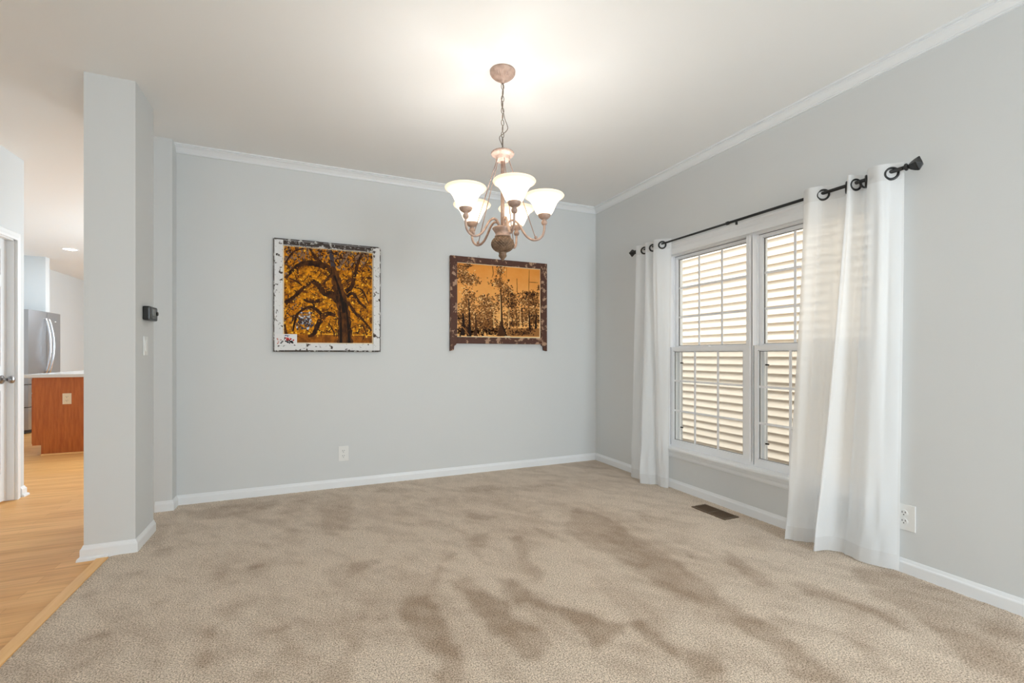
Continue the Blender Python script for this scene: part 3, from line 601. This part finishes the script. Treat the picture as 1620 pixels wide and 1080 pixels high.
# ------------------------------------------------------------------ pictures
RIB = [0]
def ribbon(mb, pts, ws, y, mi, cv):
    RIB[0] += 1; y -= 6e-6*RIB[0]
    P = smooth_path([(*p, w) for p, w in zip(pts, ws)], 5); L = []; R = []
    for i, p in enumerate(P):
        t = P[min(i+1, len(P)-1)]-P[max(i-1, 0)]; n = Vector((-t.y, t.x)).normalized()*p.z*.5*(1+.14*math.sin(i*2.1))
        L.append(mb.bm.verts.new(cv(p.x+n.x, p.y+n.y, y))); R.append(mb.bm.verts.new(cv(p.x-n.x, p.y-n.y, y)))
    for i in range(len(P)-1):
        f = mb.bm.faces.new((L[i], L[i+1], R[i+1], R[i])); f.material_index = mi
def dab(mb, x, y, r, yy, mi, cv, rnd):
    k = rnd.randint(5, 7); a0 = rnd.uniform(0, 6); e = rnd.uniform(.4, 1); an = rnd.uniform(0, PI)
    pts = []
    for j in range(k):
        a = a0+2*PI*j/k; u, v = r*math.cos(a)*rnd.uniform(.6, 1.2), r*e*math.sin(a)*rnd.uniform(.6, 1.2)
        pts.append(cv(x+u*math.cos(an)-v*math.sin(an), y+u*math.sin(an)+v*math.cos(an), yy))
    mb.poly(pts, mi)
def P(c, r=.42, var=None):
    return mat('print_ink', c, .6, var=var, spec=.15)
# golden oak picture ------------------------------------------------
pic = thing('framed_picture', 'picture of a gnarled golden oak in a chipped white window frame', 'picture', (.1545, YW, 1.62))
# frame in local coords: x across, z up, y towards the room (negative)
X0, X1, Z0, Z1 = -.412, .414, -.447, .452
fr = MB()
fr.box(X0, X0+.062, -.036, -.002, Z0, Z1, 0, .003).box(X1-.055, X1, -.036, -.002, Z0, Z1, 0, .003)
fr.box(X0+.062, X1-.055, -.034, -.003, Z0, Z0+.058, 0, .003)
fr.box(X0+.062, X1-.055, -.034, -.003, Z1-.042, Z1, 1, .003)
fr.box(X0-.005, X0, -.036, -.001, Z0-.004, Z1+.004, 1).box(X0-.005, X1+.006, -.036, -.001, Z0-.012, Z0, 1).box(X1, X1+.006, -.036, -.001, Z0, Z1+.004, 1).box(X0, X1, -.0365, -.001, Z1, Z1+.008, 1)
obj('window_frame_moulding', fr, [CHIPW, CHIPD], pic)
IX0, IX1, IZ0, IZ1 = X0+.062, X1-.055, Z0+.058, Z1-.042
def cv1(x, y, yy):
    s = (x-148)/720; t = (y-(160+65*s))/(775-55*s); s = min(1, max(0, s)); t = min(1, max(0, t))
    return (IX0+.006+s*(IX1-IX0-.012), yy, IZ1-.004-t*(IZ1-IZ0-.010))
gold = P((234, 152, 12), .4, ((104, 54, 6), 30, .38, .62)); goldb = P((255, 204, 60), .4, ((226, 140, 14), 40, .4, .6)); gold2 = P((170, 94, 8), .4, ((210, 128, 10), 50, .4, .6)); gold3 = P((92, 50, 10), .4); brn = P((40, 20, 8), .4, ((96, 56, 22), 34, .42, .7, (1, 1, .6)))
brn2 = P((104, 62, 24), .4, ((38, 20, 8), 30, .4, .62, (1.6, 1, .35))); gry = P((150, 118, 92), .4, ((84, 60, 44), 50, .4, .6)); slate = P((70, 62, 66), .4); pale = P((196, 206, 216), .4); ctan = P((168, 98, 20), .4, ((120, 66, 12), 24, .4, .6)); edge = P((240, 222, 184), .5)
dkb = P((30, 18, 10), .4)
pm = MB(); rnd = random.Random(11)
pm.box(IX0-.004, IX1+.004, -.014, -.004, IZ0-.004, IZ1+.004, 9)
y = -.0142
pm.poly([cv1(150, 162, y), cv1(866, 227, y), cv1(866, 943, y), cv1(150, 936, y)], 0)
for k in range(1500):
    x, yy = rnd.uniform(155, 860), rnd.uniform(165, 900); dab(pm, x, yy, rnd.uniform(4, 13), y-.0001-k*1e-7, rnd.choice((1, 2, 2, 1, 0, 11, 11)), cv1, rnd)
pm.poly([cv1(150, 872, y-.0002), cv1(866, 880, y-.0002), cv1(866, 943, y-.0002), cv1(150, 936, y-.0002)], 8)
ribbon(pm, [(390, 868), (560, 872), (860, 882)], [7, 7, 7], y-.0003, 1, cv1)
for _ in range(420):
    x = rnd.uniform(155, 862); yy = 165+(x-148)*.09+abs(rnd.gauss(0, 75))
    if yy < 385 and not (260 < x < 480 and yy > 310): dab(pm, x, yy, rnd.uniform(7, 16), y-.0003-rnd.random()*.0001, rnd.choice((5, 5, 5, 4, 3, 2)), cv1, rnd)
for _ in range(90): dab(pm, rnd.gauss(210, 40), rnd.gauss(700, 60), rnd.uniform(6, 14), y-.00028-rnd.random()*.0001, rnd.choice((4, 5, 2)), cv1, rnd)
for _ in range(110): dab(pm, rnd.gauss(310, 34), rnd.gauss(765, 40), rnd.uniform(7, 16), y-.0004-rnd.random()*.00015, rnd.choice((6, 7, 6, 5)), cv1, rnd)
def br(pts, ws, mi=3, dy=.0006): ribbon(pm, pts, ws, y-dy, mi, cv1)
br([(635, 945), (632, 820), (625, 700), (600, 580), (570, 470), (548, 390), (515, 335)], [130, 112, 100, 92, 82, 66, 50], 4, .0008)
br([(600, 945), (600, 800), (590, 640)], [22, 18, 10], 10, .0009); br([(670, 945), (660, 780), (640, 620)], [24, 18, 10], 10, .0009); br([(625, 700), (600, 560), (548, 400)], [26, 22, 14], 10, .0009)
br([(560, 400), (500, 340), (400, 305), (300, 302), (230, 340), (160, 420)], [66, 52, 46, 40, 30, 22])
br([(612, 640), (545, 565), (465, 535), (410, 470), (372, 440)], [70, 62, 50, 40, 28])
br([(420, 480), (370, 452), (290, 505), (220, 575), (158, 620)], [36, 30, 26, 28, 34])
br([(545, 360), (532, 300), (520, 240), (515, 195)], [38, 34, 30, 26], 6)
br([(480, 335), (410, 270), (370, 220), (345, 175)], [26, 24, 18, 12])
br([(580, 345), (640, 255), (680, 195)], [24, 24, 20], 5)
br([(640, 530), (690, 490), (715, 400), (745, 300), (775, 230)], [40, 34, 30, 24, 16])
br([(650, 570), (700, 545), (760, 620), (815, 660)], [26, 26, 22, 18])
br([(660, 610), (720, 700), (790, 760), (860, 845)], [22, 24, 20, 16])
br([(710, 495), (780, 520), (830, 620)], [12, 14, 10])
br([(555, 720), (500, 705), (450, 735), (410, 800), (380, 868), (335, 888)], [26, 34, 44, 38, 32, 18])
br([(455, 730), (400, 672), (340, 652), (260, 700), (232, 770), (218, 845)], [30, 26, 22, 18, 16, 12])
br([(455, 470), (500, 410), (525, 380)], [20, 16, 10]); br([(430, 600), (350, 610), (300, 590)], [30, 24, 14]); br([(250, 340), (262, 410)], [14, 8]); br([(190, 420), (250, 450), (290, 480)], [10, 12, 8])
br([(155, 790), (165, 860), (180, 930)], [14, 20, 26]); br([(500, 780), (540, 850), (545, 890)], [8, 12, 8]); br([(740, 870), (780, 800), (820, 880)], [8, 12, 10]); br([(160, 300), (220, 210), (300, 180)], [14, 14, 10])
br([(590, 320), (560, 270), (640, 265)], [10, 10, 8]); br([(680, 340), (720, 290), (700, 230)], [8, 8, 6]); br([(640, 450), (690, 430), (700, 470)], [10, 10, 8])
for _ in range(120):
    x, yy = rnd.uniform(160, 850), rnd.uniform(200, 880); a = rnd.uniform(0, 6.28); pts = [(x, yy)]
    for j in range(3): a += rnd.uniform(-.9, .9); x += 24*math.cos(a); yy += 24*math.sin(a); pts.append((min(858, max(154, x)), yy))
    br(pts, [rnd.uniform(4, 8)]*3+[2], 3, .0005)
for _ in range(260):
    x, yy = rnd.uniform(155, 860), rnd.uniform(330, 860)
    if not 520 < x < 710: dab(pm, x, yy, rnd.uniform(3, 8), y-.0022-rnd.random()*.0002, rnd.choice((1, 1, 2)), cv1, rnd)
obj('print', pm, [gold, goldb, gold2, brn, brn2, gry, slate, pale, ctan, edge, dkb, gold3], pic)
obj('hanging_wire', MB().tube([(-.36, -.004, .455), (-.12, -.0035, .475), (0, -.004, .452)], .0009, 5), BRONZE, pic)

pc = thing('photo_card', 'small white photo card tucked into the corner of the oak picture', 'photo', (-.173, YW-.0385, 1.262))
cm = MB().box(-.082, .082, -.001, .0, -.043, .043, 0)
rnd = random.Random(5); cvc = lambda x, yy, y: (x, y, yy)
for n, cx, cz, sx, sz, mi in ((26, .0, -.012, .05, .016, 1), (18, .035, -.018, .03, .012, 1), (16, .012, .002, .018, .012, 2), (8, -.055, -.005, .012, .02, 3), (8, .01, .03, .03, .004, 4), (6, .045, -.002, .02, .008, 2)):
    for _ in range(n): dab(cm, max(-.07, min(.07, rnd.gauss(cx, sx*.5))), max(-.034, min(.034, rnd.gauss(cz, sz*.6))), rnd.uniform(.003, .009), -.0012-rnd.random()*.0004, mi, cvc, rnd)
obj('card', cm, [P((232, 230, 230)), P((30, 26, 30)), P((200, 44, 40)), P((206, 150, 140)), P((44, 56, 120))], pc)

def sky_print():
    m = mat('print_ink', (230, 146, 60), .6, spec=.15, var=((246, 176, 96), 7, .3, .7)); nt = m.node_tree; b_ = nt.nodes['Principled BSDF']
    g = nt.nodes.new('ShaderNodeTexCoord'); sx = nt.nodes.new('ShaderNodeSeparateXYZ'); rr = nt.nodes.new('ShaderNodeValToRGB'); mx = nt.nodes.new('ShaderNodeMix'); mx.data_type = 'RGBA'; mx.inputs[0].default_value = .6
    rr.color_ramp.elements[0].position = .25; rr.color_ramp.elements[1].position = .95; rr.color_ramp.elements[0].color = (*s2l((250, 196, 122)), 1); rr.color_ramp.elements[1].color = (*s2l((232, 146, 58)), 1)
    nt.links.new(g.outputs['Generated'], sx.inputs[0]); nt.links.new(sx.outputs[2], rr.inputs[0])
    src = b_.inputs['Base Color'].links[0].from_socket; nt.links.new(src, mx.inputs[6]); nt.links.new(rr.outputs[0], mx.inputs[7]); nt.links.new(mx.outputs[2], b_.inputs['Base Color']); return m
# sepia swamp picture -----------------------------------------------
pc2 = thing('framed_picture', 'sepia picture of swamp trees in a peeling brown window sash with horns', 'picture', (1.718, YW, 1.655))
X0, X1, Z0, Z1 = -.509, .512, -.412, .413
fr = MB()
fr.box(X0, X0+.066, -.038, -.002, Z0, Z1, 0, .003).box(X1-.066, X1, -.038, -.002, Z0, Z1, 0, .003)
fr.box(X0+.066, X1-.066, -.036, -.003, Z0, Z0+.062, 0, .003).box(X0+.066, X1-.066, -.036, -.003, Z1-.056, Z1, 0, .003)
obj('window_frame_moulding', fr, CHIPB, pc2)
for xa, xb, s in ((X0, X0+.05, 1), (X1-.05, X1, -1)):
    h = MB(); pts = [(xa, Z0+.004), (xb, Z0+.004), (xb-.004 if s > 0 else xb, Z0-.02), (xb-.016 if s > 0 else xb, Z0-.034), (xb-.022 if s > 0 else xb, Z0-.064)]
    if s > 0: out = [(xa, Z0+.004), (xb+.012, Z0+.004), (xb+.004, Z0-.012), (xb-.012, Z0-.024), (xb-.018, Z0-.062), (xa, Z0-.070)]
    else: out = [(xb, Z0+.004), (xa-.012, Z0+.004), (xa-.004, Z0-.012), (xa+.012, Z0-.024), (xa+.018, Z0-.062), (xb, Z0-.070)]
    fv = [h.bm.verts.new((x, -.036, z)) for x, z in out]; bv = [h.bm.verts.new((x, -.003, z)) for x, z in out]
    h.bm.faces.new(fv); h.bm.faces.new(bv[::-1])
    for j in range(6): h.bm.faces.new((fv[j], bv[j], bv[(j+1) % 6], fv[(j+1) % 6]))
    obj('sash_horn', h, CHIPB, pc2)
IX0, IX1, IZ0, IZ1 = X0+.066, X1-.066, Z0+.062, Z1-.056
def cv2(x, y, yy):
    s = (x-183)/790; t = (y-(155+70*s))/(705-48*s); s = min(1, max(0, s)); t = min(1, max(0, t))
    return (IX0+.004+s*(IX1-IX0-.008), yy, IZ1-.004-t*(IZ1-IZ0-.008))
org = sky_print(); tan2 = P((244, 196, 128), .4); d1 = P((72, 42, 18), .4); d2 = P((122, 76, 34), .4); d3 = P((34, 18, 8), .4); d4 = P((160, 108, 58), .4); cream = P((244, 226, 190), .5)
pm = MB(); rnd = random.Random(21); y = -.0152
pm.box(IX0-.003, IX1+.003, -.015, -.004, IZ0-.003, IZ1+.003, 6)
pm.poly([cv2(185, 157, y), cv2(973, 228, y), cv2(968, 876, y), cv2(186, 858, y)], 0)
pass
pm.poly([cv2(640, 785, y-.00015), cv2(966, 790, y-.00015), cv2(966, 868, y-.00015), cv2(640, 860, y-.00015)], 4)
CL = [(230, 250, 45, 70, 60, 2), (300, 320, 90, 50, 90, 2), (280, 180, 30, 20, 16, 1), (290, 480, 60, 60, 55, 2), (270, 580, 90, 60, 70, 2), (230, 680, 70, 50, 70, 1), (320, 700, 120, 60, 90, 2),
 (270, 790, 70, 50, 80, 1), (580, 230, 40, 60, 24, 2), (560, 350, 80, 40, 44, 2), (640, 420, 60, 40, 40, 2), (430, 500, 70, 40, 44, 2), (470, 570, 120, 50, 70, 2), (440, 650, 110, 60, 90, 2),
 (460, 740, 110, 50, 90, 1), (600, 500, 70, 60, 50, 2), (690, 480, 50, 30, 26, 1), (700, 550, 60, 40, 40, 1), (700, 650, 90, 70, 90, 2), (690, 750, 90, 30, 60, 1), (520, 810, 90, 40, 60, 1),
 (870, 470, 90, 35, 60, 1), (830, 530, 80, 40, 50, 2), (910, 540, 60, 40, 50, 1), (880, 620, 110, 60, 90, 2), (910, 710, 70, 60, 80, 1), (830, 700, 80, 50, 70, 2), (870, 800, 40, 20, 24, 1), (350, 790, 60, 60, 60, 2), (960, 400, 15, 30, 10, 1), (790, 830, 120, 24, 60, 4)]
for cx, cyy, sx, sy, n, base_i in CL:
    for _ in range(int(n*4.2)):
        x, yy = rnd.gauss(cx, sx*.5), rnd.gauss(cyy, sy*.52)
        if 188 < x < 965 and 170 < yy < 858: dab(pm, x, yy, rnd.uniform(4, 12), y-.0002-rnd.random()*.0003, rnd.choice((2, 3, 3, 4, 4, 4, 1, 3) if base_i == 2 else (2, 5, 3, 2, 3, 4)), cv2, rnd)
def br2(pts, ws, mi=2, dy=.0006): ribbon(pm, pts, ws, y-dy, mi, cv2)
br2([(590, 860), (592, 760), (590, 640), (585, 500), (580, 400)], [80, 34, 20, 14, 8], 2); br2([(580, 720), (580, 600), (576, 470)], [8, 7, 5], 1, .0007)
br2([(640, 860), (615, 800), (600, 760)], [10, 12, 14], 5); br2([(505, 190), (512, 260), (500, 300)], [7, 7, 4], 3); br2([(600, 210), (575, 280), (590, 420)], [6, 7, 8], 3)
br2([(290, 860), (295, 760), (292, 640), (285, 500)], [40, 22, 12, 7], 5); br2([(230, 850), (240, 740), (235, 640)], [40, 26, 12], 5); br2([(350, 855), (352, 730), (345, 640)], [28, 14, 8], 2)
br2([(862, 230), (860, 350), (857, 470), (860, 620)], [4, 6, 4, 7], 3); br2([(860, 345), (900, 348), (950, 352)], [4, 5, 3], 2); br2([(740, 310), (742, 380), (750, 450), (830, 446)], [5, 6, 7, 4], 3)
br2([(870, 800), (865, 720), (862, 620)], [24, 14, 8], 5); br2([(930, 790), (930, 720), (935, 640)], [24, 14, 8], 5); br2([(640, 200), (636, 300)], [3, 3], 4)
for x in (455, 495, 520, 735, 770, 800, 660): br2([(x, 770+rnd.uniform(-10, 40)), (x+rnd.uniform(-5, 5), 690), (x+rnd.uniform(-6, 6), 600)], [10, 6, 4], rnd.choice((1, 2, 3)))
br2([(195, 180), (270, 195), (305, 170)], [5, 5, 3], 2); br2([(190, 780), (230, 770), (290, 850)], [6, 10, 6], 4)
for _ in range(320):
    x, yy = rnd.uniform(190, 640), rnd.gauss(815, 26)
    if yy < 856: dab(pm, x, yy, rnd.uniform(5, 13), y-.0005, rnd.choice((2, 5, 3, 2, 4)), cv2, rnd)
for xx in (220, 330, 410, 620): br2([(xx, 862), (xx+55, 866)], [9, 7], 6, .0004)
obj('print', pm, [org, tan2, d1, d2, d4, d3, cream], pc2)
obj('hanging_loop', MB().tube([(-.22+.008*math.cos(a), -.006, .424+.012*math.sin(a)) for a in [2*PI*j/12 for j in range(12)]], .0012, 5, closed=True), NICKEL, pc2)

# ------------------------------------------------------------------ outlets, switch, thermostat, vent
def outlet(label, loc, rotz, pm_, w=.082, h=.128, group=None):
    o = thing('wall_outlet', label, 'outlet', loc, rotz, group)      # local: plate faces -y
    obj('cover_plate', MB().box(-w/2, w/2, -.006, 0, -h/2, h/2, bev=.0025), pm_, o)
    for s in (1, -1):
        r = obj('receptacle', MB().lathe([(.0165, -.0085), (.0175, -.007), (.0175, -.005)], 24, (0, 0, s*.0215), 'Y'), pm_, o)
        zc = s*.0215; m = MB().box(-.0085, -.0055, -.009, -.0084, zc-.0005, zc+.0085).box(.0055, .0085, -.009, -.0084, zc+.0005, zc+.0085)
        m.lathe([(.0028, -.009), (.0028, -.0084)], 10, (0, 0, zc-.0085), 'Y')
        obj('slots', m, SLOT, r)
    obj('screw', MB().lathe([(.003, -.0072), (.003, -.0058)], 10, (0, 0, 0), 'Y'), pm_, o)
    return o
outlet('white duplex outlet low on the wall below the two pictures', (.270, YW, .289), 0, PLASTIC_W)
outlet('white duplex outlet half hidden by the wide curtain', (XW, 1.372, .290), PI/2*-1, PLASTIC_W, .098, .135)
outlet('almond duplex outlet on the cherry island end', (-2.563, 6.95, .628), 0, PLASTIC_A, .08, .125)

sw = thing('light_switch', 'white rocker light switch below the thermostat on the pillar', 'switch', (-.918, 3.478, 1.191), PI/2)
obj('switch_plate', MB().box(-.036, .036, -.006, 0, -.0585, .0585, bev=.0025), PLASTIC_W, sw)
obj('rocker', MB().box(-.0165, .0165, -.0095, -.005, -.033, .033, bev=.002), PLASTIC_W, sw)
ts = thing('thermostat', 'black thermostat mounted on the pillar above the light switch', 'thermostat', (-.918, 3.50, 1.389), PI/2)
obj('housing', MB().box(-.075, .075, -.040, 0, -.043, .043, bev=.010), BLACKP, ts)
obj('display', MB().box(-.035, .03, -.0415, -.0395, -.012, .028, bev=.001), LCD, ts)
obj('buttons', MB().box(-.03, -.014, -.0418, -.0395, -.031, -.024).box(-.008, .008, -.0418, -.0395, -.031, -.024).box(.014, .03, -.0418, -.0395, -.031, -.024), LCD, ts)
obj('dial', MB().lathe([(.011, -.047), (.012, -.045), (.012, -.039)], 20, (.055, 0, .004), 'Y'), BLACKP, ts)

vt = thing('floor_register', 'brown slatted floor register set in the carpet below the window', 'vent', (2.679, 2.451, .001))
m = MB().box(-.069, -.055, -.15, .15, -.004, .005).box(.055, .069, -.15, .15, -.004, .005).box(-.055, .055, -.15, -.134, -.004, .005).box(-.055, .055, .134, .15, -.004, .005).box(-.055, .055, -.005, .005, -.004, .0045)
obj('frame', m, VENT, vt)
m = MB()
for k in range(9):
    x = -.050+k*.0125
    for ya, yb in ((-.134, -.005), (.005, .134)): m.box(x-.0028, x+.0028, ya, yb, -.003, .003)
obj('louvers', m, VENT, vt)
obj('duct_opening', MB().box(-.055, .055, -.134, .134, -.0055, -.0035), VENTD, vt)

# ------------------------------------------------------------------ kitchen
IY = 6.95
isl = thing('kitchen_island', 'cherry wood kitchen island seen past the wall pillar', 'island', (-2.3, IY+.9, -.008))
L = lambda x: x+2.3
obj('cabinet_body', MB().box(L(-2.864), L(-1.5), -.88, .9, .115, .883).box(L(-2.79), L(-1.5), -.88, .9, 0, .115), CHERRY, isl)
obj('end_panel', MB().box(L(-2.866), L(-1.5), -.9, -.88, .115, .883).box(L(-2.79), L(-1.5), -.9, -.88, 0, .115), CHERRY, isl)
obj('base_shoe', MB().mould([(L(-1.5), -.9), (L(-2.79), -.9)], [(0, 0), (0, .014), (.006, .013), (.013, .006), (.014, 0)], 1), OAK, isl)
for k in range(3):
    y0 = -.865+k*.585; y1 = y0+.575
    dr = obj('cabinet_door', MB().box(L(-2.886), L(-2.864), y0, y1, .128, .70, bev=.003).box(L(-2.890), L(-2.886), y0+.07, y1-.07, .20, .63, bev=.002), CHERRY, isl)
    dw_ = obj('drawer', MB().box(L(-2.886), L(-2.864), y0, y1, .712, .868, bev=.003), CHERRY, isl)
    obj('knob', MB().lathe([(.001, L(-2.912)), (.012, L(-2.909)), (.012, L(-2.902)), (.005, L(-2.898)), (.005, L(-2.886))], 14, (0, y0+.06, .655), 'X'), NICKEL, dr)
    obj('knob', MB().lathe([(.001, L(-2.912)), (.012, L(-2.909)), (.012, L(-2.902)), (.005, L(-2.898)), (.005, L(-2.886))], 14, (0, (y0+y1)/2, .79), 'X'), NICKEL, dw_)
ct = obj('countertop', MB().box(-2.93, -1.46, IY-.03, IY+1.84, .876, .915, bev=.006), QUARTZ)
ct['label'] = 'white stone countertop lying on the cherry island'; ct['category'] = 'countertop'

FX, FY = -3.685, 8.87
rf_ = thing('refrigerator', 'stainless french door refrigerator beyond the kitchen island', 'refrigerator', (FX-.35, FY+.465, -.008))
fy0, fy1 = -.465, .465; fx = .35
obj('body', MB().box(-.31, fx-.075, fy0+.004, fy1-.004, .03, 1.775, bev=.006).box(-.29, fx-.09, fy0+.03, fy1-.03, 0, .03).box(fx-.16, fx-.075, fy0+.02, fy0+.10, 1.775, 1.795, bev=.004), FRSIDE, rf_)
def bow(y0, y1, z0, z1, name):
    m = MB(); n = 10; fr_, bk = [], []
    for k in range(n+1):
        y = y0+(y1-y0)*k/n; t = (y-fy0)/(fy1-fy0); x = fx-.014+.018*math.sin(PI*t)
        fr_.append((x, y)); bk.append((fx-.070, y))
    out = fr_+bk[::-1]
    lo = [m.bm.verts.new((x, y, z0)) for x, y in out]; hi = [m.bm.verts.new((x, y, z1)) for x, y in out]
    m.bm.faces.new(lo); m.bm.faces.new(hi[::-1]); N = len(out)
    for j in range(N): m.bm.faces.new((lo[j], lo[(j+1) % N], hi[(j+1) % N], hi[j]))
    return obj(name, m, STEEL, rf_)
gap = .003
for s, (ya, yb) in ((-1, (fy0, -gap)), (1, (gap, fy1))):
    dd = bow(ya, yb, .72, 1.80, 'door')
    yh = s*.045; hp = []
    for k in range(17):
        t = k/16; hp.append((fx+.012+.058*math.sin(PI*t)**.8, yh+s*.006*math.sin(PI*t), .86+.84*t))
    obj('handle', MB().tube(hp, .0125, 10), STEELH, dd)
    if s > 0: obj('badge', MB().box(fx-.002, fx+.004, .25, .285, 1.66, 1.672, bev=.001), PLASTIC_W, dd)
for z0, z1 in ((.06, .38), (.39, .71)):
    dd = bow(fy0, fy1, z0, z1, 'freezer_drawer')
    hp = [(fx+.010+.05*math.sin(PI*k/16)**.6, fy0+.06+(fy1-fy0-.12)*k/16, z1-.06) for k in range(17)]
    obj('handle', MB().tube(hp, .012, 10), STEELH, dd)
cn = thing('recessed_light', 'lit round recessed light in the kitchen ceiling', 'ceiling light', (-3.275, 8.97, CH))
obj('trim_ring', MB().lathe([(.078, -.0015), (.080, -.006), (.098, -.004), (.102, -.0005), (.102, 0)], 40, caps=False), TRIM, cn)
obj('lens', MB().lathe([(.001, -.0035), (.079, -.003), (.079, -.001)], 40, caps=False), LENS, cn)
